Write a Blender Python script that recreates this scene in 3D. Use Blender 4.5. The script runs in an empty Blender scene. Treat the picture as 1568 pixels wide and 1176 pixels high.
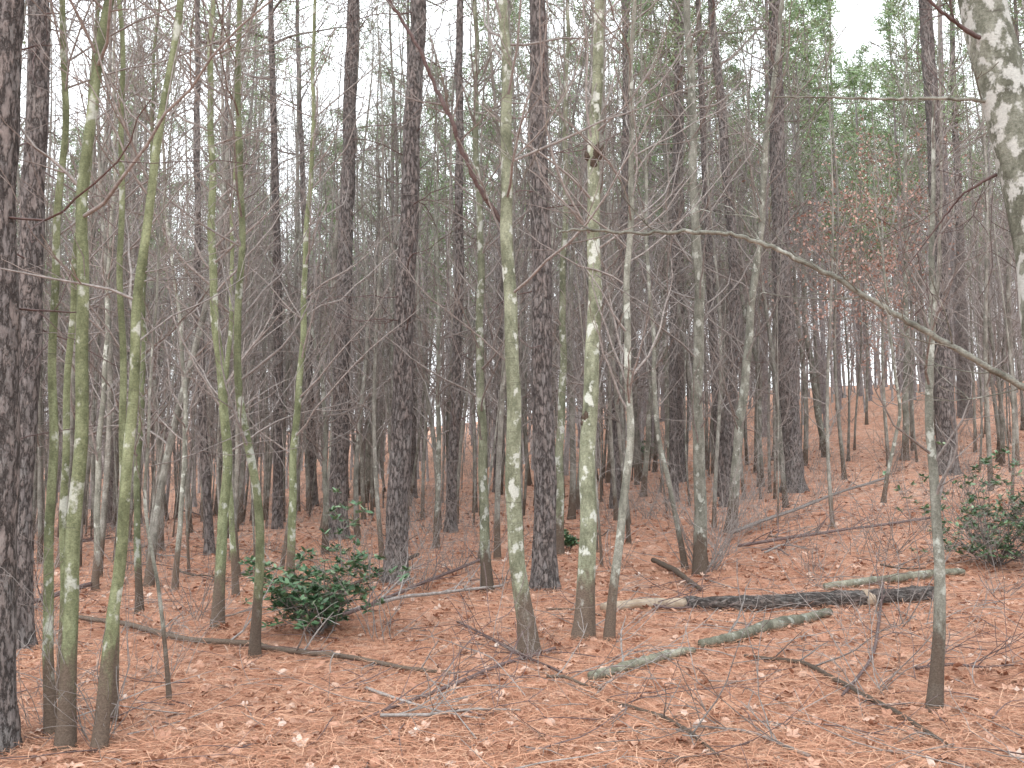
import bpy, math, numpy as np
from mathutils import Vector
rng = np.random.default_rng(11)
R = math.radians
scene = bpy.context.scene
# ------------------------------------------------------------ terrain
def sstep(a,b,x):
    t=np.clip((x-a)/(b-a),0,1); return t*t*(3-2*t)
def H(x,y):
    x=np.asarray(x,float); y=np.asarray(y,float)
    a=0.078*(np.logaddexp(0,(y-12)/4)*4)
    a=np.where(a>9,9+12*np.tanh((a-9)/12),a)
    b=0.015+0.145*sstep(4,50,y)
    z=a+b*np.where(x>0,32*np.tanh(x/32),20*np.tanh(x/20))
    z=z+0.035*np.sin(1.1*x+0.6*y+1)*np.sin(0.8*y-0.5*x)+0.015*np.sin(3.1*x+1.3)*np.sin(2.7*y+0.4*x)
    z=z+0.12*sstep(12,30,y)*np.sin(0.35*x+0.2*y)*np.sin(0.31*y+0.7)
    return z
# ------------------------------------------------------------ camera model (casts image pixels onto the terrain or a depth plane)
PITCH=R(5.5); F=1524.0; CAMZ=1.6
def ray(u,v):
    a=(u-784)/F; b=-(v-588)/F
    return np.array([a, math.cos(PITCH)-math.sin(PITCH)*b, math.sin(PITCH)+math.cos(PITCH)*b])
def onground(u,v):
    d=ray(u,v); t=2.0
    while t<140:
        p=d*t
        if CAMZ+p[2] <= H(p[0],p[1]): break
        t+=0.03
    return np.array([p[0],p[1],float(H(p[0],p[1]))])
def at(u,v,y):
    d=ray(u,v); t=y/d[1]
    return np.array([d[0]*t,y,CAMZ+d[2]*t])
# ------------------------------------------------------------ mesh builder
class MB:
    def __init__(s): s.v=[];s.f=[];s.m=[];s.n=0
    def add(s,v,f,m=0):
        s.v.append(v); s.f.append(f+s.n); s.m.append(np.full(len(f),m,np.int32)); s.n+=len(v)
    def tube(s,pts,rad,sides=6,m=0,jit=None):
        pts=np.asarray(pts,float); rad=np.asarray(rad,float); n=len(pts)
        t=np.gradient(pts,axis=0); t/=np.linalg.norm(t,axis=1)[:,None]+1e-9
        av=np.abs(t.mean(0)); ref=np.zeros(3); ref[int(np.argmin(av))]=1
        u=np.cross(t,ref); u/=np.linalg.norm(u,axis=1)[:,None]+1e-9
        w=np.cross(t,u)
        a=np.linspace(0,2*np.pi,sides,endpoint=False)
        rr=rad[:,None]*np.ones(sides)[None]
        if jit is not None: rr=rr*jit(n,sides)
        V=pts[:,None,:]+rr[:,:,None]*(np.cos(a)[None,:,None]*u[:,None,:]+np.sin(a)[None,:,None]*w[:,None,:])
        i=np.arange(n-1)[:,None]*sides; j=np.arange(sides)[None]; k=(j+1)%sides
        Fq=np.stack([i+j,i+k,i+sides+k,i+sides+j],-1).reshape(-1,4)
        s.add(V.reshape(-1,3),Fq,m)
    def inst(s,tv,tf,pos,M,m=0):
        V=np.einsum('nij,kj->nki',M,tv)+pos[:,None,:]
        n=len(pos);k=len(tv)
        Fq=(tf[None]+(np.arange(n)*k)[:,None,None]).reshape(-1,4)
        s.add(V.reshape(-1,3),Fq,m)
    def mesh(s,name,mats):
        v=np.concatenate(s.v).astype(np.float32); f=np.concatenate(s.f).astype(np.int32); m=np.concatenate(s.m)
        me=bpy.data.meshes.new(name)
        me.vertices.add(len(v)); me.vertices.foreach_set('co',v.ravel())
        me.loops.add(len(f)*4); me.loops.foreach_set('vertex_index',f.ravel())
        me.polygons.add(len(f)); me.polygons.foreach_set('loop_start',np.arange(len(f),dtype=np.int32)*4)
        for q in mats: me.materials.append(q)
        me.polygons.foreach_set('material_index',m)
        me.polygons.foreach_set('use_smooth',np.ones(len(f),bool))
        me.update(calc_edges=True)
        return me
def obj(name,me,loc=(0,0,0),rz=0,sc=1,parent=None,tilt=(0,0)):
    o=bpy.data.objects.new(name,me); o.location=loc; o.rotation_euler=(tilt[0],tilt[1],rz); o.scale=(sc,sc,sc) if np.isscalar(sc) else sc
    scene.collection.objects.link(o)
    if parent: o.parent=parent
    return o
# ------------------------------------------------------------ materials
def nt(name,rough=0.9):
    m=bpy.data.materials.new(name); m.use_nodes=True; t=m.node_tree
    b=t.nodes['Principled BSDF']; b.inputs['Roughness'].default_value=rough
    b.inputs['Specular IOR Level'].default_value=0.25
    return m,t,b
def node(t,k,**kw):
    n=t.nodes.new(k)
    for a,b in kw.items():
        if a.startswith('_'): n.inputs[a[1:].replace('_',' ')].default_value=b
        else: setattr(n,a,b)
    return n
def ramp(t,fac,stops,interp='LINEAR'):
    r=t.nodes.new('ShaderNodeValToRGB'); r.color_ramp.interpolation=interp
    e=r.color_ramp.elements
    while len(e)<len(stops): e.new(0.5)
    for el,(p,c) in zip(e,stops):
        el.position=p; el.color=(*c,1) if len(c)==3 else c
    t.links.new(fac,r.inputs[0]); return r.outputs[0]
def g(x): return (x,x,x)
def mix(t,fac,a,b,mode='MIX'):
    n=t.nodes.new('ShaderNodeMix'); n.data_type='RGBA'; n.blend_type=mode
    for i,s in ((0,fac),(6,a),(7,b)):
        if hasattr(s,'is_linked'): t.links.new(s,n.inputs[i])
        elif i==0: n.inputs[0].default_value=s
        else: n.inputs[i].default_value=(*s,1)
    return n.outputs[2]
def mapped(t,scale,rot=(0,0,0)):
    tc=t.nodes.new('ShaderNodeTexCoord'); mp=t.nodes.new('ShaderNodeMapping')
    mp.inputs['Scale'].default_value=scale; mp.inputs['Rotation'].default_value=rot
    t.links.new(tc.outputs['Object'],mp.inputs[0]); return mp.outputs[0]
def noise(t,vec,scale,detail=4,rough=0.6,out='Fac'):
    n=node(t,'ShaderNodeTexNoise',_Scale=scale,_Detail=detail,_Roughness=rough)
    t.links.new(vec,n.inputs['Vector']); return n.outputs[out]
def bump(t,b,h,strength,dist):
    n=node(t,'ShaderNodeBump',_Strength=strength,_Distance=dist)
    t.links.new(h,n.inputs['Height']); t.links.new(n.outputs[0],b.inputs['Normal'])

def pine_bark(name,plate,dark,lich=0.5,st=(1,1,0.3),sc=20.0,lc=(0.30,0.305,0.295)):
    m,t,b=nt(name)
    v=mapped(t,st)
    wn=noise(t,v,11,5,0.75,'Color')
    vv=node(t,'ShaderNodeVectorMath',operation='MULTIPLY_ADD'); t.links.new(wn,vv.inputs[0]); vv.inputs[1].default_value=(0.15,0.15,0.15); t.links.new(v,vv.inputs[2])
    vo=node(t,'ShaderNodeTexVoronoi',feature='DISTANCE_TO_EDGE',_Scale=sc); t.links.new(vv.outputs[0],vo.inputs['Vector'])
    n1=noise(t,mapped(t,tuple(1 if s==1 else s*1.5 for s in st)),26,6,0.78)
    am=node(t,'ShaderNodeMath',operation='MULTIPLY_ADD'); t.links.new(n1,am.inputs[0]); am.inputs[1].default_value=0.6; t.links.new(vo.outputs['Distance'],am.inputs[2])
    cr=ramp(t,am.outputs[0],[(0.27,g(0)),(0.42,g(0.8)),(0.62,g(1))])
    c=ramp(t,n1,[(0.3,tuple(x*0.6 for x in plate)),(0.5,plate),(0.72,tuple(min(1,x*1.5) for x in plate))])
    vc=node(t,'ShaderNodeTexVoronoi',_Scale=sc); t.links.new(vv.outputs[0],vc.inputs['Vector'])
    red=ramp(t,vc.outputs['Color'],[(0.3,(0.86,0.88,0.9)),(0.8,(1.15,1.1,1.07))])
    c=mix(t,0.8,c,red,'MULTIPLY')
    n2=noise(t,mapped(t,(1,1,0.5)),6,6,0.8)
    lf=ramp(t,n2,[(0.50,g(0)),(0.70,g(lich))])
    c=mix(t,lf,c,lc)
    c=mix(t,cr,dark,c)
    t.links.new(c,b.inputs['Base Color'])
    hh=node(t,'ShaderNodeMath',operation='MULTIPLY_ADD'); t.links.new(n1,hh.inputs[0]); hh.inputs[1].default_value=0.5; t.links.new(cr,hh.inputs[2])
    bump(t,b,hh.outputs[0],0.9,0.02)
    return m
def smooth_bark(name,c1,c2,lich=(0.52,0.54,0.49),lo=0.58,hi=0.62,basebrown=True,sc=9,amount=1.0):
    m,t,b=nt(name,0.85)
    v=mapped(t,(1,1,0.45))
    n1=noise(t,v,7,6,0.75)
    c=ramp(t,n1,[(0.3,tuple(x*0.5 for x in c1)),(0.46,c1),(0.6,c2),(0.78,tuple(x*1.3 for x in c2))])
    nf=noise(t,mapped(t,(1,1,1.5)),60,5,0.85)
    c=mix(t,0.8,c,ramp(t,nf,[(0.3,g(0.4)),(0.7,g(1.6))]),'MULTIPLY')
    nr=noise(t,mapped(t,(0.6,0.6,7)),4,4,0.7)
    c=mix(t,ramp(t,nr,[(0.60,g(0)),(0.72,g(0.6))]),c,(0.07,0.06,0.05))
    if basebrown:
        tc=t.nodes.new('ShaderNodeTexCoord'); sp=t.nodes.new('ShaderNodeSeparateXYZ'); t.links.new(tc.outputs['Object'],sp.inputs[0])
        m6=node(t,'ShaderNodeMath',operation='MULTIPLY'); m6.inputs[1].default_value=0.6; t.links.new(sp.outputs[2],m6.inputs[0])
        ad=node(t,'ShaderNodeMath',operation='MULTIPLY_ADD'); t.links.new(n1,ad.inputs[0]); ad.inputs[1].default_value=0.9; t.links.new(m6.outputs[0],ad.inputs[2])
        bf=ramp(t,ad.outputs[0],[(0.60,g(0.95)),(0.84,g(0))])
        brown=ramp(t,nf,[(0.3,(0.055,0.04,0.03)),(0.7,(0.19,0.145,0.115))])
        c=mix(t,bf,c,brown)
    oi=t.nodes.new('ShaderNodeObjectInfo')
    w=node(t,'ShaderNodeMath',operation='MULTIPLY'); t.links.new(oi.outputs['Random'],w.inputs[0]); w.inputs[1].default_value=30
    nl=node(t,'ShaderNodeTexNoise',noise_dimensions='4D',_Scale=sc,_Detail=4,_Roughness=0.6); t.links.new(mapped(t,(1,1,0.75)),nl.inputs['Vector'])
    t.links.new(w.outputs[0],nl.inputs['W'])
    lf=ramp(t,nl.outputs['Fac'],[(lo,g(0)),(hi,g(amount))])
    lc=mix(t,0.6,lich,ramp(t,nf,[(0.3,g(0.5)),(0.7,g(1.3))]),'MULTIPLY')
    c2_=mix(t,lf,c,lc)
    if basebrown: c2_=mix(t,bf,c2_,brown)
    c=c2_
    br=ramp(t,oi.outputs['Random'],[(0,g(0.72)),(1,g(1.15))])
    c=mix(t,1.0,c,br,'MULTIPLY')
    t.links.new(c,b.inputs['Base Color'])
    bump(t,b,nf,0.6,0.008)
    return m
def simple(name,c1,c2,sc=30,rough=0.85):
    m,t,b=nt(name,rough)
    n=noise(t,mapped(t,(1,1,1)),sc,4,0.7)
    oi=t.nodes.new('ShaderNodeObjectInfo')
    c=ramp(t,n,[(0.3,c1),(0.7,c2)])
    c=mix(t,1.0,c,ramp(t,oi.outputs['Random'],[(0,g(0.75)),(1,g(1.2))]),'MULTIPLY')
    t.links.new(c,b.inputs['Base Color']); return m
def island(name,stops,rough=0.7,vary=True,spec=0.25):
    m,t,b=nt(name,rough); b.inputs['Specular IOR Level'].default_value=spec
    ge=t.nodes.new('ShaderNodeNewGeometry')
    c=ramp(t,ge.outputs['Random Per Island'],stops)
    if vary:
        n=noise(t,mapped(t,(1,1,1)),60,3,0.7)
        c=mix(t,0.6,c,ramp(t,n,[(0.3,g(0.6)),(0.7,g(1.3))]),'MULTIPLY')
    t.links.new(c,b.inputs['Base Color'])
    return m

M_pine=pine_bark('pine_bark',(0.200,0.176,0.170),(0.058,0.049,0.047))
M_pinehaze=pine_bark('pine_bark_haze_tint',(0.31,0.28,0.285),(0.17,0.15,0.152),0.4)  # haze painted into far pine bark: paler plates, lighter cracks
M_green=smooth_bark('green_lichen_bark',(0.165,0.175,0.12),(0.275,0.29,0.21),lo=0.55,hi=0.60)
M_vgreen=smooth_bark('mossy_sapling_bark',(0.145,0.162,0.09),(0.235,0.26,0.155),lo=0.57,hi=0.63,amount=0.8)
M_grey=smooth_bark('grey_lichen_bark',(0.185,0.185,0.155),(0.31,0.31,0.27),lo=0.57,hi=0.62,amount=0.9)
M_white=smooth_bark('pale_lichen_bark',(0.15,0.155,0.12),(0.30,0.31,0.26),lich=(0.60,0.61,0.58),lo=0.495,hi=0.55,sc=13,basebrown=False)
M_mid=smooth_bark('understory_bark',(0.18,0.172,0.15),(0.305,0.295,0.265),lo=0.59,hi=0.67,amount=0.6)
M_farhaze=smooth_bark('distant_bark_haze_tint',(0.31,0.293,0.293),(0.46,0.437,0.437),lo=0.55,hi=0.66,amount=0.5,basebrown=False)  # pale mauve-grey colour stands in for atmospheric haze on far trunks
M_twig=simple('twig_bark',(0.15,0.132,0.122),(0.36,0.325,0.31))
M_twighaze=simple('distant_twigs_haze_tint',(0.31,0.287,0.29),(0.46,0.432,0.437))  # twig colour lightened to imitate haze over distance
M_darktwig=simple('dark_branch_bark',(0.08,0.052,0.05),(0.19,0.14,0.135))
M_knot=simple('rotten_knot_wood',(0.02,0.015,0.012),(0.12,0.09,0.07),60)
M_needle=island('pine_needles',[(0,(0.11,0.18,0.08)),(0.5,(0.20,0.29,0.14)),(1,(0.32,0.41,0.24))],0.6,vary=False)
M_beech=island('marcescent_leaves',[(0,(0.33,0.175,0.135)),(0.5,(0.46,0.28,0.23)),(1,(0.54,0.38,0.33))],0.7,vary=False)
M_laurel=island('laurel_leaves',[(0,(0.045,0.10,0.05)),(0.5,(0.085,0.165,0.08)),(0.85,(0.13,0.225,0.115)),(1,(0.24,0.32,0.19))],0.36,vary=False,spec=0.5)
M_litter=island('dead_leaves',[(0,(0.24,0.12,0.08)),(0.4,(0.42,0.22,0.15)),(0.7,(0.50,0.30,0.22)),(0.9,(0.56,0.39,0.31)),(1,(0.61,0.50,0.44))],0.6)
M_straw=island('pine_straw',[(0,(0.31,0.135,0.08)),(0.5,(0.54,0.275,0.175)),(1,(0.65,0.41,0.285))],0.6,vary=False)
M_log=pine_bark('rotting_log_bark',(0.135,0.115,0.108),(0.045,0.037,0.034),0.85,(0.25,1,1),24.0)
M_wood=simple('bare_log_wood',(0.31,0.23,0.165),(0.52,0.43,0.34),12)
M_moss=smooth_bark('mossy_log_bark',(0.17,0.165,0.125),(0.30,0.29,0.23),lo=0.58,hi=0.65,basebrown=False,amount=0.6)

# ground
m,t,b=nt('forest_floor',0.95)
v=mapped(t,(1,1,1))
big=noise(t,v,0.45,5,0.65)
c=ramp(t,big,[(0.3,(0.43,0.215,0.145)),(0.5,(0.53,0.28,0.19)),(0.7,(0.55,0.33,0.24))])
for k,(rz,s) in enumerate([(0.4,(60,4,1)),(1.5,(60,4,1)),(2.5,(60,4,1)),(2.0,(90,6,1))]):
    n=noise(t,mapped(t,s,(0,0,rz)),2.2,3,0.7)
    c=mix(t,0.5,c,ramp(t,n,[(0.35,(0.45,0.40,0.38)),(0.5,g(1.0)),(0.68,(1.4,1.45,1.5))]),'MULTIPLY')
vo=node(t,'ShaderNodeTexVoronoi',_Scale=9.0,_Randomness=1.0)
wn=noise(t,v,9,3,0.6,'Color'); vv=node(t,'ShaderNodeVectorMath',operation='MULTIPLY_ADD'); t.links.new(wn,vv.inputs[0]); vv.inputs[1].default_value=(.12,.12,.12); t.links.new(v,vv.inputs[2])
t.links.new(vv.outputs[0],vo.inputs['Vector'])
lv=ramp(t,vo.outputs['Color'],[(0.62,g(0)),(0.68,g(0.5))])
lcol=ramp(t,vo.outputs['Color'],[(0.6,(0.30,0.16,0.12)),(0.72,(0.56,0.38,0.30)),(0.9,(0.60,0.48,0.41))])
c=mix(t,lv,c,lcol)
mot=noise(t,v,5,8,0.85)
c=mix(t,0.85,c,ramp(t,mot,[(0.3,g(0.4)),(0.5,g(1)),(0.7,g(1.45))]),'MULTIPLY')
t.links.new(c,b.inputs['Base Color'])
bump(t,b,noise(t,v,30,6,0.8),0.8,0.03)
M_ground=m
def sp(lo,hi,n,k):
    s=np.linspace(-1,1,n); q=np.sinh(k*s)/np.sinh(k); return np.where(q<0,-q*lo,q*hi)
gx=sp(-700,700,321,6.5); gy=sp(-400,900,321,6.5)+6
X,Y=np.meshgrid(gx,gy,indexing='ij'); Z=H(X,Y)
V=np.stack([X,Y,Z],-1).reshape(-1,3); n1,n2=len(gx),len(gy)
i=np.arange(n1-1)[:,None]*n2; j=np.arange(n2-1)[None]
Fq=np.stack([i+j,i+n2+j,i+n2+j+1,i+j+1],-1).reshape(-1,4)
mb=MB(); mb.add(V,Fq); obj('ground',mb.mesh('ground',[M_ground]))

# ------------------------------------------------------------ growth
def nrm(a): return a/(np.linalg.norm(a)+1e-9)
def branch(mb,p,d,L,r,lev,mat,up=0.10,sub=4,rmin=0.0025,wob=0.16,tips=None):
    n=6 if lev>0 else 4
    if L>1.4: n=9
    d=nrm(np.array(d,float)); pts=[np.array(p,float)]; ds=[d]
    for k in range(n):
        d=nrm(d+rng.normal(0,wob,3)+np.array([0,0,up])); pts.append(pts[-1]+d*L/n); ds.append(d)
    rad=np.maximum(np.linspace(r,r*0.3,n+1),rmin)
    mb.tube(pts,rad,5 if r>0.012 else 3,mat)
    if tips is not None and lev==0: tips.extend(pts[1:])
    if lev>0:
        for q in range(sub):
            k=rng.integers(1,n+1)
            side=nrm(np.cross(ds[k],rng.normal(0,1,3)))
            nd=ds[k]*rng.uniform(0.5,1)+side*rng.uniform(0.5,1)
            branch(mb,pts[k],nd,L*rng.uniform(0.3,0.6),max(rad[k]*0.6,rmin),lev-1,mat,up,max(2,sub-1),rmin,wob,tips)
def tufts(mb,centers,n,ln,wd,mat,spread=0.12):
    c=np.repeat(np.asarray(centers),n,0); N=len(c)
    c=c+rng.normal(0,spread,(N,3))
    d=rng.normal(0,1,(N,3)); d[:,2]+=0.3; d/=np.linalg.norm(d,axis=1)[:,None]
    s=np.cross(d,rng.normal(0,1,(N,3))); s/=np.linalg.norm(s,axis=1)[:,None]
    l=ln*rng.uniform(0.6,1.3,N)[:,None]
    a=c-s*wd/2; bb=c+s*wd/2
    V=np.stack([a,bb,bb+d*l-s*wd*.3,a+d*l+s*wd*.3],1).reshape(-1,3)
    mb.add(V,np.arange(N*4).reshape(-1,4),mat)
LT=np.array([[0,0,0],[.3,-.2,.04],[.72,-.16,.05],[1,0,0],[.72,.16,.05],[.3,.2,.04]]); LF=np.array([[0,1,2,3],[0,3,4,5]])
def rotm(yaw,pitch,roll,s):
    cy,sy,cp,sp_,cr,sr=np.cos(yaw),np.sin(yaw),np.cos(pitch),np.sin(pitch),np.cos(roll),np.sin(roll)
    o=np.zeros_like(cy); e=np.ones_like(cy)
    Rz=np.array([[cy,-sy,o],[sy,cy,o],[o,o,e]]).transpose(2,0,1)
    Ry=np.array([[cp,o,sp_],[o,e,o],[-sp_,o,cp]]).transpose(2,0,1)
    Rx=np.array([[e,o,o],[o,cr,-sr],[o,sr,cr]]).transpose(2,0,1)
    return (Rz@Ry@Rx)*s[:,None,None]
def crown(mb,fn,z0,z1,nb,Lb,rb,matb,matn,nt_=7,ln=0.2,wd=0.02,rmin=0.004):
    for k in range(nb):
        f=(k+rng.random())/nb; z=z0+(z1-z0)*f
        az=rng.uniform(0,6.28); L=Lb*(1-0.65*f)*rng.uniform(0.6,1.15)
        tips=[]
        branch(mb,fn(z),(math.cos(az),math.sin(az),0.25+0.5*f),L,rb*(1-0.6*f),1,matb,0.08,6,rmin,0.14,tips)
        if tips:
            tips=[q for q in tips if rng.random()<0.75]
            if tips: tufts(mb,tips,nt_,ln,wd,matn)
def barkjit(amp):
    def f(n,s):
        q=rng.normal(0,1,(n,s)); q=q+np.roll(q,1,1); return 1+amp*q
    return f
def trunk(mb,fn,Ht,r,sides,seg,mat,jit=0,taper=0.7,flare=0.5):
    z=np.concatenate([[-0.25,0,0.06,0.15,0.3,0.5],np.linspace(0.8,Ht,seg)])
    P=np.array([fn(q) for q in z]); rr=r*(1.06-taper*np.clip(z,0,None)/Ht)*(1+flare*np.exp(-np.clip(z,0,None)/0.2))
    fl=barkjit(jit) if jit else None
    mb.tube(P,np.maximum(rr,0.004),sides,mat,fl)
    return lambda zz: r*(1.06-taper*max(zz,0)/Ht)
def generic_bare(Ht,r,nb,mats,rmin,sub=4,lean=0.03,lev=2):
    mb=MB(); ph=rng.uniform(0,6.28,4); A=rng.uniform(0.03,0.12,2); lx=rng.normal(0,lean,2)
    fn=lambda z: np.array([A[0]*math.sin(z*0.9+ph[0])+lx[0]*z-A[0]*math.sin(ph[0]), A[1]*math.sin(z*0.7+ph[1])+lx[1]*z-A[1]*math.sin(ph[1]), z])
    rf=trunk(mb,fn,Ht,r,7,22,0,taper=0.95)
    for k in range(nb):
        z=rng.uniform(0.10,0.97)**0.85*Ht; az=rng.uniform(0,6.28)
        L=rng.uniform(0.5,1.1)*(0.10*Ht+0.8)*(1.1-0.5*z/Ht); e=rng.uniform(0.2,1.6)
        branch(mb,fn(z),(math.cos(az),math.sin(az),e),L,max(rf(z)*0.35,rmin),lev-1,1,0.08,sub,rmin,0.14)
    return mb.mesh('bare_tree_mesh',mats)
def generic_pine(Ht,r,mats,rmin,nbc=26,wd=0.022,z0=0.5,nd=34,nn=8):
    mb=MB(); ph=rng.uniform(0,6.28,2); lx=rng.normal(0,0.012,2)
    fn=lambda z: np.array([0.05*math.sin(z*0.4+ph[0])+lx[0]*z,0.05*math.sin(z*0.35+ph[1])+lx[1]*z,z])
    rf=trunk(mb,fn,Ht,r,10,30,0,0.03,taper=0.85,flare=0.3)
    for k in range(nd):
        z=rng.uniform(0.15,0.6)*Ht; az=rng.uniform(0,6.28)
        branch(mb,fn(z),(math.cos(az),math.sin(az),rng.uniform(-0.3,0.3)),rng.uniform(0.5,2.2),max(0.012,rmin),1,1,0.02,3,rmin,0.17)
    crown(mb,fn,z0*Ht,Ht,nbc,Ht*0.15,0.035,1,2,nn,0.22,wd,rmin)
    return mb.mesh('pine_mesh',mats)
bareM=[generic_bare(h,r,nb,[M_mid,M_twig],0.003,4) for h,r,nb in [(9,.034,40),(11,.045,48),(13,.06,50),(8,.025,36),(12,.04,46),(14,.065,50),(6,.018,28),(7,.02,30)]]
bareF=[generic_bare(h,r,nb,[M_farhaze,M_twighaze],0.006,4) for h,r,nb in [(11,.045,42),(13,.055,46),(15,.07,48),(12,.045,44),(16,.08,48)]]
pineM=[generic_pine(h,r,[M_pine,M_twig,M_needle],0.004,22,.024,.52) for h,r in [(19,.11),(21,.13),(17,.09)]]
pineF=[generic_pine(h,r,[M_pinehaze,M_twighaze,M_needle],0.008,28,0.05,z0,30,8) for h,r,z0 in [(19,.11,.45),(22,.14,.40),(17,.10,.37)]]
def bush():
    mb=MB()
    for k in range(9):
        az=rng.uniform(0,6.28)
        branch(mb,(rng.normal(0,.08),rng.normal(0,.08),-0.05),(math.cos(az)*.6,math.sin(az)*.6,1),rng.uniform(0.5,1.6),0.006,2,0,0.03,3,0.002,0.15)
    return mb.mesh('brush_mesh',[M_twig])
bushM=[bush() for _ in range(5)]

# ------------------------------------------------------------ individual trees, bases and stems set from image pixel coordinates
taken=[]
def placed(name,pts,w,mats,Ht=11,nb=26,jit=0,sides=12,pine=False,zb=1.6,stub=None,taper=None,flare=0.5,sub=4,Lb=1.0,seg=None):
    base=onground(*pts[0])
    y=base[1]; taken.append((base[0],y))
    q=[at(u,v,y)-base for u,v in pts]; q[0]=np.zeros(3)
    zs=[p[2] for p in q]; xs=[p[0] for p in q]
    dx=(xs[-1]-xs[-2])/(zs[-1]-zs[-2])
    if zs[-1]<Ht: zs.append(Ht); xs.append(xs[-1]+dx*0.7*(Ht-zs[-2]))
    ph=rng.uniform(0,6.28,3); ly=rng.normal(0,0.02)
    zs=np.array(zs); xs=np.array(xs)
    zz=np.linspace(-0.3,Ht,160); xx=np.interp(zz,zs,xs)
    k=np.hanning(17 if pine else 13); k/=k.sum(); xp=np.pad(xx,len(k)//2,mode='edge')
    xx=np.convolve(xp,k,'valid'); wb=0.02 if pine else 0.028
    def fn(z): return np.array([np.interp(z,zz,xx)+wb*0.6*math.sin(z*2.3+ph[0])*min(1,abs(z))+wb*.25*math.sin(z*6.1+ph[2])*min(1,abs(z)), wb*2*math.sin(z*0.8+ph[1])*min(1,abs(z))+ly*z, z])
    r=w/2/F*y
    mb=MB(); rf=trunk(mb,fn,Ht,r,sides,seg or (110 if pine else 70),0,jit or 0.012,taper if taper else (0.7 if pine else 0.8),flare)
    nb=int(nb*1.5)
    for k_ in range(nb):
        z=zb+(Ht-zb)*rng.random()**(0.9); az=rng.uniform(0,6.28)
        if pine:
            if z>0.6*Ht: z=rng.uniform(0.25,0.6)*Ht
            branch(mb,fn(z),(math.cos(az),math.sin(az),rng.uniform(-0.35,0.3)),rng.uniform(0.4,1.9),0.010,1,1,0.02,3,0.003,0.18)
        else:
            L=Lb*rng.uniform(0.5,1.1)*(0.09*Ht+0.6)
            e=rng.uniform(0.4,1.8)
            if rng.random()<0.25: L*=1.8; e*=0.5
            branch(mb,fn(z),(math.cos(az),math.sin(az),e),L,max(min(rf(z)*0.4,0.014),0.004),1,1,0.07,sub,0.0028,0.13)
    if pine: crown(mb,fn,0.58*Ht,Ht,18,Ht*0.13,0.03,1,2,6,0.2,0.02)
    if stub:
        for (zu,s) in stub:
            z=(at(0,zu,y)-base)[2]
            for kk in range(4):
                a=rng.uniform(math.pi*1.0,math.pi*1.9); l=r*s*rng.uniform(.5,1.0)
                p0=fn(z+rng.normal(0,r*0.5))+np.array([math.cos(a),math.sin(a),0])*r*0.6
                d=nrm(np.array([math.cos(a)*.5,math.sin(a)*.4,1.0]))
                mb.tube([p0-d*l*.6,p0,p0+d*l*.6,p0+d*l],[r*.12,r*.42,r*.33,0.001],7,3,barkjit(0.12))
    obj(name,mb.mesh(name,mats),tuple(base))
    return base
PM=[M_pine,M_darktwig,M_needle]
placed('pine_tree',[(-12,1150),(2,700),(22,60)],54,PM,19,20,0.025,28,True)
placed('pine_tree',[(26,995),(42,600),(62,60)],38,PM,19,22,0.025,28,True)
placed('pine_tree',[(517,825),(528,400),(541,0)],27,PM,20,34,0.025,22,True)
placed('pine_tree',[(605,893),(622,450),(641,0)],32,PM,20,30,0.025,24,True)
placed('pine_tree',[(835,903),(829,450),(823,0)],33,PM,20,22,0.025,24,True)
placed('pine_tree',[(1216,752),(1198,400),(1190,0)],30,PM,20,30,0.025,22,True)
placed('pine_tree',[(1449,725),(1436,350),(1412,0)],29,PM,20,26,0.025,22,True)
placed('pine_tree',[(1040,738),(1043,400),(1047,0)],16,PM,19,30,0.025,16,True)
placed('pine_tree',[(1112,775),(1125,450),(1105,180),(1085,0)],18,PM,18,26,0.02,16,True)
placed('pine_tree',[(690,815),(704,450),(706,0)],16,PM,18,30,0.02,16,True)
placed('pine_tree',[(1480,640),(1470,300),(1462,0)],16,PM,18,20,0.02,14,True)
placed('pine_tree',[(480,775),(472,450),(462,120)],13,PM,17,24,0.02,14,True)
placed('pine_tree',[(322,850),(300,500),(296,0)],13,PM,16,24,0.02,14,True)
placed('pine_tree',[(550,745),(600,400),(606,0)],11,PM,17,24,0.02,14,True)
placed('pine_tree',[(648,705),(655,300),(652,0)],12,PM,17,24,0.02,14,True)
placed('pine_tree',[(972,715),(965,300),(960,0)],13,PM,17,24,0.02,14,True)
GM=[M_green,M_twig]; VG=[M_vgreen,M_twig]; GR=[M_grey,M_twig]
placed('maple_tree',[(812,1003),(792,850),(783,600),(779,350),(770,0)],24,[M_green,M_twig],11,24,0.015,18,zb=2.6,flare=0.6)
placed('maple_tree',[(893,978),(900,800),(906,600),(912,300),(917,0)],26,[M_green,M_twig,M_twig,M_knot],11,20,0.015,18,zb=3.2,stub=[(235,2.0),(640,1.1)],flare=0.45)
placed('maple_sapling',[(932,982),(950,800),(964,650),(963,450),(968,200),(975,0)],13,GR,9,28)
placed('maple_sapling',[(747,907),(737,700),(736,450),(730,200),(726,0)],15,GM,10,24)
placed('maple_sapling',[(855,850),(862,500),(866,200),(868,0)],13,GM,11,22)
placed('maple_tree',[(1073,880),(1068,650),(1065,450),(1055,200),(1048,0)],19,GR,12,34)
placed('maple_tree',[(1118,815),(1135,600),(1158,380),(1168,200),(1190,0)],15,GR,12,34)
placed('maple_sapling',[(1050,872),(1005,640),(992,420),(985,150)],8,GR,9,26)
placed('maple_sapling',[(80,1130),(70,850),(72,600),(82,400),(95,200),(92,0)],15,VG,8,16,zb=2.4)
placed('maple_sapling',[(100,1150),(114,800),(127,560),(135,300),(150,100),(165,0)],22,VG,9,16,zb=2.8)
placed('maple_sapling',[(152,1150),(180,850),(210,600),(240,300),(262,120),(285,0)],18,VG,8,16,zb=2.4)
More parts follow.
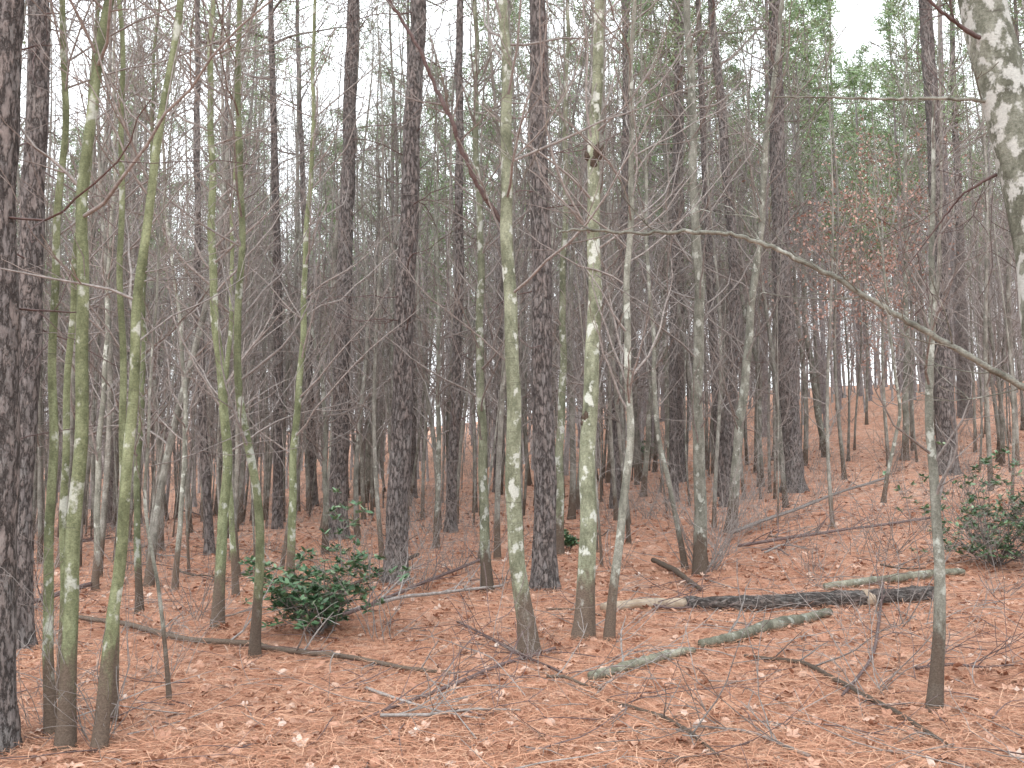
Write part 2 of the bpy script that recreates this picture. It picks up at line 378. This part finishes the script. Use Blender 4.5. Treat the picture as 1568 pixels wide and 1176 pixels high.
placed('maple_sapling',[(92,1080),(95,800),(98,550),(108,400),(140,240),(150,0)],12,VG,8,16,zb=2.2)
placed('maple_sapling',[(172,1110),(190,800),(196,600),(200,350),(192,100),(188,0)],12,VG,8,20,zb=2.2)
placed('maple_sapling',[(260,1075),(245,930),(222,750),(232,500),(255,300)],6,GR,5,18,zb=1.2)
placed('maple_sapling',[(390,1008),(400,800),(385,680),(368,560),(372,300),(366,0)],14,VG,9,26,zb=1.6)
placed('maple_sapling',[(333,962),(344,700),(332,500),(322,350),(320,0)],16,VG,10,26,zb=1.8)
placed('maple_sapling',[(214,940),(206,700),(212,400),(225,100)],10,VG,9,28)
placed('maple_sapling',[(443,905),(452,700),(466,400),(478,150),(482,0)],12,VG,10,30)
placed('maple_sapling',[(498,850),(500,640),(490,560),(470,450)],9,GR,6,24,zb=1)
placed('maple_sapling',[(362,915),(345,640),(355,300),(370,0)],9,VG,9,26)
placed('maple_sapling',[(1430,1092),(1442,850),(1426,660),(1428,500),(1440,350)],18,GR,4.2,16,zb=1.3,sub=5,Lb=0.8)
placed('maple_sapling',[(1385,705),(1390,500),(1385,250),(1390,0)],10,GR,12,28)
placed('maple_sapling',[(1352,770),(1375,640),(1350,450)],6,GR,7,24)
placed('maple_sapling',[(1265,700),(1232,500),(1225,250),(1215,0)],10,GR,12,28)
placed('maple_sapling',[(620,800),(600,560),(595,200)],8,GR,9,28)
placed('maple_sapling',[(1028,745),(1015,500),(1022,200)],9,GR,11,28)
placed('maple_sapling',[(268,905),(285,640),(250,300),(235,0)],8,GR,9,30)
placed('maple_sapling',[(668,840),(672,600),(668,300)],8,GR,9,30)
placed('maple_sapling',[(1165,745),(1160,560),(1120,380),(1100,150)],9,GR,11,34)
placed('maple_sapling',[(985,760),(1000,560),(1035,330),(1060,100)],8,GR,11,34)
placed('maple_sapling',[(560,770),(572,560),(580,250)],8,GR,10,34)
placed('maple_sapling',[(145,905),(160,640),(175,300),(180,50)],9,GR,10,30)
# pale tree at right edge, with its long low arching boughs
Y0=4.3
p0=at(1672,1340,Y0); base=np.array([p0[0],Y0,float(H(p0[0],Y0))]); taken.append((base[0],Y0))
pp=[(1672,1340),(1640,900),(1615,600),(1590,400),(1552,200),(1515,20),(1478,-150),(1450,-300)]
q=[at(u,v,Y0)-base for u,v in pp]; zs=[a[2] for a in q]; xs=[a[0] for a in q]; zs[0]=0;xs[0]=0
zz=np.linspace(-.3,8,160); xx=np.interp(zz,zs+[8],xs+[xs[-1]-1.2]); k=np.hanning(17);k/=k.sum(); xx=np.convolve(np.pad(xx,8,mode='edge'),k,'valid')
fn=lambda z: np.array([np.interp(z,zz,xx)+0.012*math.sin(3*z),0.02*math.sin(2*z),z])
mb=MB(); rf=trunk(mb,fn,8,0.124,22,90,0,0.018,taper=0.6)
def limb(mb,pts,r0,r1,mat,twigs,base,L=0.5,rm=0.002,tm=1):
    P=np.array([at(u,v,y)-base for u,v,y in pts]); s=np.linspace(0,1,len(P)); S=np.linspace(0,1,len(P)*6)
    Q=np.stack([np.interp(S,s,P[:,i]) for i in range(3)],1)
    for _ in range(3): Q[1:-1]=(Q[:-2]+Q[1:-1]*2+Q[2:])/4
    Q[1:-1]+=rng.normal(0,r0*0.2,Q[1:-1].shape)
    mb.tube(Q,np.linspace(r0,r1,len(Q))*(1+rng.normal(0,.05,len(Q))),8,mat)
    for k in range(twigs):
        i=rng.integers(2,len(Q)-1); d=nrm(Q[i]-Q[i-1]); sd=nrm(np.cross(d,rng.normal(0,1,3)))
        branch(mb,Q[i],d*0.8+sd,L*rng.uniform(.4,1.2),max(r1*0.8,rm),1,tm,0.05,3,rm,0.12)
limb(mb,[(1612,615,Y0),(1568,594,4.25),(1500,555,4.2),(1450,527,4.2),(1395,495,4.2),(1340,462,4.2),(1270,420,4.2),(1200,386,4.2),(1150,366,4.2),(1100,356,4.2),(1040,354,4.2),(985,359,4.2),(930,354,4.2),(878,350,4.2),(856,356,4.2)],0.016,0.005,1,12,base)
limb(mb,[(1545,160,Y0),(1488,153,4.3),(1420,150,4.3),(1340,152,4.3),(1260,149,4.3),(1185,149,4.3)],0.010,0.0035,1,7,base,0.4)
limb(mb,[(1560,250,Y0),(1500,280,4.4),(1470,300,4.5),(1440,340,4.6),(1380,420,4.7)],0.008,0.0025,2,8,base,0.4,tm=2)
limb(mb,[(1520,70,Y0),(1470,40,4.2),(1430,10,4.1),(1390,-40,4.1)],0.012,0.004,2,6,base,0.5,tm=2)
for k in range(14):
    z=rng.uniform(3.8,8); az=rng.uniform(0,6.28)
    branch(mb,fn(z),(math.cos(az),math.sin(az),1.0),1.2,0.014,1,1,0.08,5,0.003)
obj('lichen_covered_beech_tree',mb.mesh('lichen_covered_beech_tree',[M_white,M_grey,M_darktwig]),tuple(base))
def bough(name,pts,r0,r1,mat,tw,L=0.5):
    base=at(*pts[0]); mb=MB(); limb(mb,pts,r0,r1,0,tw,base,L); o=obj(name,mb.mesh(name,[mat,M_twig]),tuple(base)); return o
mt=bpy.data.objects['maple_tree']; m2=bpy.data.objects['maple_tree.001']
yb=mt.location.y
def child(o,p):
    o.parent=p; o.location=o.location-p.location
child(bough('side_bough',[(777,350,yb),(765,335,yb),(735,290,yb-.1),(708,235,yb-.2),(692,185,yb-.3),(665,130,yb-.3),(645,80,yb-.4),(618,35,yb-.4),(590,-10,yb-.5),(560,-60,yb-.5)],0.024,0.012,M_darktwig,12,0.9),mt)
child(bough('side_twig',[(780,390,yb),(765,350,yb),(745,300,yb-.1),(728,260,yb-.2),(700,210,yb-.4)],0.010,0.004,M_twig,5,0.6),mt)
child(bough('side_limb',[(783,560,yb),(740,520,yb-.2),(690,480,yb-.4),(650,450,yb-.6),(600,380,yb-.7)],0.007,0.003,M_twig,8,0.6),mt)
child(bough('side_limb',[(790,240,yb),(830,200,yb-.2),(880,120,yb-.4),(900,40,yb-.6)],0.009,0.004,M_twig,8,0.6),mt)
yb=m2.location.y
child(bough('side_limb',[(915,200,yb),(960,160,yb-.2),(1010,90,yb-.4),(1030,0,yb-.6)],0.009,0.004,M_twig,8,0.7),m2)
child(bough('side_limb',[(912,420,yb),(960,450,yb-.2),(1010,480,yb-.4),(1060,520,yb-.6)],0.006,0.003,M_twig,6,0.5),m2)

# ------------------------------------------------------------ mountain laurel
def laurel(u,v,wpx,hpx,nst=16):
    base=onground(u,v); y=base[1]; W=wpx/F*y/2; Hh=hpx/F*y
    mb=MB(); tips=[]
    for k in range(nst):
        az=rng.uniform(0,6.28); e=rng.uniform(0.4,2.0)
        d=nrm(np.array([math.cos(az),math.sin(az),e])); L=min(W/(abs(math.hypot(d[0],d[1]))+.01),Hh/d[2])*rng.uniform(0.7,1.15)
        tp=[]; branch(mb,(rng.normal(0,.05),rng.normal(0,.05),0),d,L,0.010,2,0,0.04,5,0.0025,0.12,tp); tips+=tp[3::4]+tp[-1:]
    tips=np.array(tips); tips=tips[tips[:,2]>0.10]
    if len(tips)>340: tips=tips[rng.permutation(len(tips))[:340]]
    N=8; pos=np.repeat(tips,N,0); n=len(pos)
    yaw=rng.uniform(0,6.28,n); pit=rng.uniform(-0.8,0.35,n)
    mb.inst(LT,LF,pos+rng.normal(0,.008,(n,3)),rotm(yaw,pit,rng.normal(0,.4,n),rng.uniform(.055,.10,n)),1)
    obj('mountain_laurel_shrub',mb.mesh('mountain_laurel_shrub',[M_twig,M_laurel]),tuple(base)); taken.append((base[0],y))
laurel(486,972,130,140,20)
laurel(1525,868,165,150,30)
laurel(985,712,60,30,8)
laurel(866,845,22,35,5)
# ------------------------------------------------------------ beeches with brown leaves
def beech(u,v,leafz,nleaf):
    base=onground(u,v); taken.append((base[0],base[1])); mb=MB(); Ht=11; ph=rng.uniform(0,6,2)
    f=lambda z: np.array([0.08*math.sin(z*.8+ph[0]),0.08*math.sin(z*.6+ph[1]),z])
    rf=trunk(mb,f,Ht,0.05,8,24,0,taper=0.9); tips=[]
    for k in range(40):
        z=rng.uniform(leafz[0],leafz[1]); az=rng.uniform(0,6.28)
        branch(mb,f(z),(math.cos(az),math.sin(az),0.35),rng.uniform(0.8,2.2),0.012,1,1,0.03,5,0.004,0.12,tips)
    tips=np.array(tips); pos=tips[rng.integers(0,len(tips),nleaf)]+rng.normal(0,0.09,(nleaf,3))
    mb.inst(LT*np.array([1,1.5,1.5]),LF,pos,rotm(rng.uniform(0,6.28,nleaf),rng.uniform(0,1.4,nleaf),rng.normal(0,.8,nleaf),rng.uniform(.07,.11,nleaf)),2)
    obj('beech_tree',mb.mesh('beech_tree',[M_mid,M_twig,M_beech]),tuple(base))
beech(1290,735,(3.4,6.6),700); beech(1360,715,(3.4,7.5),1100); beech(1400,690,(4.5,9),900); beech(1255,690,(5,8),500); beech(1330,650,(1.5,7),1200)

# ------------------------------------------------------------ fallen wood
def log(name,pts,rpx,mats,split=None,tw=0,lift=0.7,sc=1.0):
    G=[onground(u,v) for u,v in pts]; base=G[0].copy()
    rads=[ (rp/2)/F*g_[1]*sc for rp,g_ in zip(rpx,G)]
    P=np.array([g_ for g_ in G])-base
    s=np.linspace(0,1,len(P)); n=len(P)*8; S=np.linspace(0,1,n)
    Q=np.stack([np.interp(S,s,P[:,i]) for i in range(3)],1); rr=np.interp(S,s,rads)
    for _ in range(4): Q[1:-1]=(Q[:-2]+Q[1:-1]*2+Q[2:])/4
    Q[:,2]=H(Q[:,0]+base[0],Q[:,1]+base[1])-base[2]
    for _ in range(12): Q[1:-1,2]=np.maximum(Q[1:-1,2],(Q[:-2,2]+Q[2:,2])/2)
    Q[:,2]+=rr*lift+0.018
    Q[1:-1]+=rng.normal(0,rr.mean()*0.05,Q[1:-1].shape)
    mb=MB()
    def tb(a,b,m,j=0.045):
        q=Q[a:b]; r=rr[a:b]; q=np.concatenate([q[:1],q,q[-1:]])
        q[0]-= (q[2]-q[1])*0.02; q[-1]+=(q[-2]-q[-3])*0.02
        r=np.concatenate([[r[0]*.05],r,[r[-1]*.05]])
        mb.tube(q,r,14 if rr.max()>.04 else 6,m,barkjit(j))
    if split:
        k=int(split*n); tb(0,k+1,1,0.015); rr[k:]*=1.12; tb(k,n,0)
        i0,i1=int(.755*n),int(.78*n)+2; rr[i0:i1]*=1.03; tb(i0,i1,1,0.06)
    else: tb(0,n,0)
    tmi=len(mats)-1 if not split else 0
    for k in range(tw):
        i=rng.integers(2,n-1); d=nrm(Q[i]-Q[i-1]); sd=nrm(np.cross(d,rng.normal(0,1,3))); sd[2]=abs(sd[2])
        branch(mb,Q[i],d*.8+sd*.8,rng.uniform(.3,1.0),min(rr[i]*.5,.012),1,tmi,-0.02,3,0.003,0.12)
    return obj(name,mb.mesh(name,mats),tuple(base))
log('fallen_log',[(922,938),(1000,934),(1075,934),(1180,936),(1270,930),(1360,926),(1430,920)],[13,17,19,23,24,24,22],[M_log,M_wood],0.27)
log('fallen_log',[(1262,905),(1330,898),(1400,890),(1475,882)],[11,13,14,10],[M_moss])
log('fallen_log',[(1072,995),(1130,985),(1190,965),(1270,945)],[13,16,18,13],[M_moss,M_twig],tw=2)
log('fallen_log',[(905,1045),(960,1030),(1020,1012),(1062,1003)],[15,16,14,9],[M_moss,M_twig],tw=1)
FB=[M_twig]; FD=[M_darktwig]; FG=[M_grey,M_twig]
log('fallen_branch',[(105,950),(190,962),(290,990),(380,995),(420,1003),(520,1012),(620,1032),(690,1037)],[7,8,9,10,9,8,7,5],FG,tw=8,lift=1.2)
log('fallen_branch',[(548,1115),(620,1085),(700,1055),(780,1022),(850,1000)],[5,6,6,6,5],FD,tw=5,lift=1.5)
log('fallen_branch',[(1140,1012),(1230,1022),(1300,1062),(1380,1105),(1450,1150)],[5,7,8,8,6],FG,tw=5,lift=1.2)
log('fallen_branch',[(1000,868),(1035,885),(1072,912)],[8,9,7],FG,tw=1,lift=2)
log('fallen_branch',[(505,965),(560,945),(650,905),(740,865)],[7,6,5,4],FD,tw=8,lift=4)
log('fallen_branch',[(530,950),(620,925),(700,915),(770,905)],[7,6,5,4],[M_twig],tw=7,lift=3)
log('fallen_branch',[(930,1080),(1010,1105),(1060,1135),(1100,1170)],[5,6,7,6],FG,tw=6,lift=1.4)
log('fallen_branch',[(1120,830),(1200,800),(1280,765),(1360,740)],[6,5,4,4],FB,tw=10,lift=4)
log('fallen_branch',[(1130,845),(1230,830),(1330,815),(1430,800)],[5,5,4,4],FD,tw=10,lift=3)
log('fallen_branch',[(1290,1075),(1340,1010),(1352,900)],[5,5,4],FD,tw=5,lift=2)
log('fallen_branch',[(140,905),(60,930),(0,940)],[8,7,5],FD,tw=6,lift=2)
log('fallen_branch',[(640,860),(560,900),(470,935)],[6,6,4],FG,tw=8,lift=3)
log('fallen_branch',[(860,1040),(780,1005),(700,960)],[4,4,3],FD,tw=6,lift=3)
log('fallen_branch',[(1240,1170),(1150,1130),(1060,1120)],[6,5,4],FB,tw=6,lift=1.5)
for k in range(30):
    u=rng.uniform(0,1568); vv_=rng.uniform(830,1130) if k<16 else rng.uniform(790,880); a=rng.uniform(-.35,.35); l=rng.uniform(60,200)*(vv_-650)/350
    pts=[(u+l*s_*math.cos(a),vv_+l*s_*math.sin(a)*.6+rng.normal(0,5)) for s_ in (0,.33,.66,1)]
    w_=rng.uniform(2.5,5.5)*(vv_-600)/400
    log('fallen_branch',pts,[w_,w_*.9,w_*.7,w_*.5],[FB,FD,FG][k%3],tw=int(rng.integers(2,7)),lift=rng.uniform(1.5,4))

# ------------------------------------------------------------ understory and distant woods
TK=np.array(taken)
def free(x,y,d):
    return np.min((TK[:,0]-x)**2+(TK[:,1]-y)**2)>d*d
woods=bpy.data.objects.new('distant_woods',None); scene.collection.objects.link(woods)
def put(x,y,meshes,name,par=None,s=(0.8,1.2),tl=0.045):
    me=meshes[rng.integers(len(meshes))]; sc=rng.uniform(*s)
    obj(name,me,(x,y,float(H(x,y))-0.03),rng.uniform(0,6.28),sc,par,(rng.normal(0,tl),rng.normal(0,tl)))
def uof(x,y): return 784+F*x/y
cnt=0
for k in range(520):
    y=math.sqrt(rng.uniform(13.5**2,32**2)); x=rng.uniform(-.64,.62)*y
    u=uof(x,y)
    if not free(x,y,0.5): continue
    if u>1120 and y<26 and rng.random()<0.72: continue
    if 1210<u<1420 and rng.random()<0.7: continue
    if y<17 and rng.random()<(0.3 if u<450 else 0.5): continue
    if 450<u<1120 and y<21 and rng.random()<0.4: continue
    put(x,y,bareM,'young_hardwood_tree'); cnt+=1
for k in range(18):
    y=rng.uniform(22,34); x=rng.uniform(-.66,.66)*y
    if free(x,y,0.9) and not 1180<uof(x,y)<1430: put(x,y,pineM,'pine_tree',None,(.8,1.05),.02)
for k in range(385):
    y=math.sqrt(rng.uniform(32**2,70**2)); x=rng.uniform(-.60,.60)*y
    if 1180<uof(x,y)<1430 and y<45 and rng.random()<.5: continue
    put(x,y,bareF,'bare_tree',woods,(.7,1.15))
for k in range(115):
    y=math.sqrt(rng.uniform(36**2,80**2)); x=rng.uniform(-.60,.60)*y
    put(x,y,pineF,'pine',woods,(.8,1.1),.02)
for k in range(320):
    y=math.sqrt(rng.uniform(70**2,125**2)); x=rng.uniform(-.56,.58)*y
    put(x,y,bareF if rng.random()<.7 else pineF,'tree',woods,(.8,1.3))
for k in range(30):
    y=rng.uniform(-4,14); x=rng.choice([-1,1])*rng.uniform(0.62*max(y,0)+2.5,0.62*max(y,0)+12)
    put(x,y,bareM if rng.random()<.8 else pineM,'young_hardwood_tree')
brush=bpy.data.objects.new('bare_brush',None); scene.collection.objects.link(brush)
for k in range(340):
    y=math.sqrt(rng.uniform(9.5**2,42**2)); x=rng.uniform(-.60,.60)*y
    if y<12.5 and rng.random()<.6: continue
    put(x,y,bushM,'brush',brush,(.5,1.2))
for k in range(60):
    y=rng.uniform(70,125); x=rng.uniform(-.56,.58)*y
    put(x,y,bushM,'brush',brush,(1.8,3))
for (u,v,s) in [(1090,872,1.5),(1075,878,1.3),(1110,850,1.3),(1340,1060,0.9),(150,1140,0.8),(60,1120,0.6),(1365,960,1.1),(250,1040,.6),(820,1020,.5),(640,905,.8),(700,880,1),(1180,800,1.1)]:
    p=onground(u,v); obj('brush',bushM[rng.integers(5)],tuple(p),rng.uniform(0,6),s,brush)

# ------------------------------------------------------------ litter
def gpos(n,y0,y1,wd=0.62,pw=1.0):
    y=y0+(y1-y0)*rng.random(n)**pw; x=rng.uniform(-1,1,n)*(wd*y+0.8); return x,y
mb=MB()
order=[-2.3,-1.2,0,1.2,2.3]; lens=[.55,.85,1,.85,.55]
tv=[[0,0,0]]; tf=[]
for a,l in zip(order,lens):
    b0=len(tv)
    tv+= [[.38*math.cos(a-.5),.38*math.sin(a-.5),.10],[l*math.cos(a)*.62,l*math.sin(a)*.62,.26],[.38*math.cos(a+.5),.38*math.sin(a+.5),.10]]
    tf.append([0,b0,b0+1,b0+2])
tv=np.array(tv); tf=np.array(tf)
for (n,y0,y1,s0,s1) in [(2500,4.5,14,.05,.115),(3200,13,30,.07,.12)]:
    x,y=gpos(n,y0,y1); z=H(x,y)+rng.uniform(.008,.038,n)
    mb.inst(tv,tf,np.stack([x,y,z],1),rotm(rng.uniform(0,6.28,n),rng.normal(0,.35,n),rng.normal(0,.35,n)+np.where(rng.random(n)<.4,3.14,0),rng.uniform(s0,s1,n)))
for (n,y0,y1,s0,s1) in [(3400,4.5,14,.035,.10),(4800,12,32,.06,.12)]:
    x,y=gpos(n,y0,y1); z=H(x,y)+rng.uniform(.008,.036,n)
    mb.inst(LT*np.array([1,1.4,3.0]),LF,np.stack([x,y,z],1),rotm(rng.uniform(0,6.28,n),rng.normal(0,.35,n),rng.normal(0,.45,n),rng.uniform(s0,s1,n)))
obj('leaf_litter',mb.mesh('leaf_litter',[M_litter]))
mb=MB(); n=240000
x,y=gpos(n,4.2,20,0.56,pw=1.3); z=H(x,y)+rng.uniform(.004,.034,n)
hw=0.009
T=np.array([[0,-hw,0],[.5,.04-hw,.06],[.5,.04+hw,.06],[0,hw,0],[1,-hw*.8,0],[1,hw*.8,0]])
mb.inst(T,np.array([[0,1,2,3],[1,4,5,2]]),np.stack([x,y,z],1),rotm(rng.uniform(0,6.28,n),rng.normal(0,.14,n),rng.normal(0,.3,n),rng.uniform(.1,.22,n)))
obj('pine_straw',mb.mesh('pine_straw',[M_straw]))
mb=MB()
for k in range(1100):
    y=rng.uniform(4.5,22); x=rng.uniform(-1,1)*(.6*y+.5); a=rng.uniform(0,6.28)
    branch(mb,(x,y,float(H(x,y))+.03),(math.cos(a),math.sin(a),rng.uniform(0,.2)),rng.uniform(.15,1.0),rng.uniform(.003,.007),1 if rng.random()<.5 else 0,0 if rng.random()<.6 else 1,-0.015,2,.002,.13)
obj('twig_litter',mb.mesh('twig_litter',[M_twig,M_darktwig]))

# ------------------------------------------------------------ light: overcast
w=bpy.data.worlds.new("World"); scene.world=w; w.use_nodes=True; t=w.node_tree
sky=t.nodes.new('ShaderNodeTexSky'); sky.sky_type='NISHITA'; sky.sun_disc=False
EL,ROT=R(48),R(200)
sky.sun_elevation=EL; sky.sun_rotation=ROT; sky.air_density=1.0; sky.dust_density=3.0; sky.ozone_density=1.0
hs=t.nodes.new('ShaderNodeHueSaturation'); hs.inputs['Saturation'].default_value=0.4
t.links.new(sky.outputs[0],hs.inputs['Color'])
cl=mix(t,0.8,hs.outputs[0],(18.3,19.3,19.9))   # thick bright cloud layer
bg=t.nodes['Background']; t.links.new(cl,bg.inputs[0]); bg.inputs[1].default_value=0.15
L=bpy.data.lights.new('sun','SUN'); L.energy=1.5; L.angle=R(30); L.color=(1,.98,.94)
lo=bpy.data.objects.new('sun',L); scene.collection.objects.link(lo)
d=Vector((math.sin(ROT)*math.cos(EL),math.cos(ROT)*math.cos(EL),math.sin(EL)))
lo.rotation_euler=d.to_track_quat('Z','Y').to_euler()
cam=bpy.data.cameras.new('camera'); cam.lens=35; cam.sensor_width=36; cam.clip_end=3000; cam.clip_start=0.05
co=bpy.data.objects.new('camera',cam); co.location=(0,0,CAMZ); co.rotation_euler=(R(90)+PITCH,0,0); scene.collection.objects.link(co); scene.camera=co
scene.view_settings.view_transform='Standard'; scene.view_settings.look='None'; scene.view_settings.exposure=0
print('objects',len(bpy.data.objects),'mid',cnt)
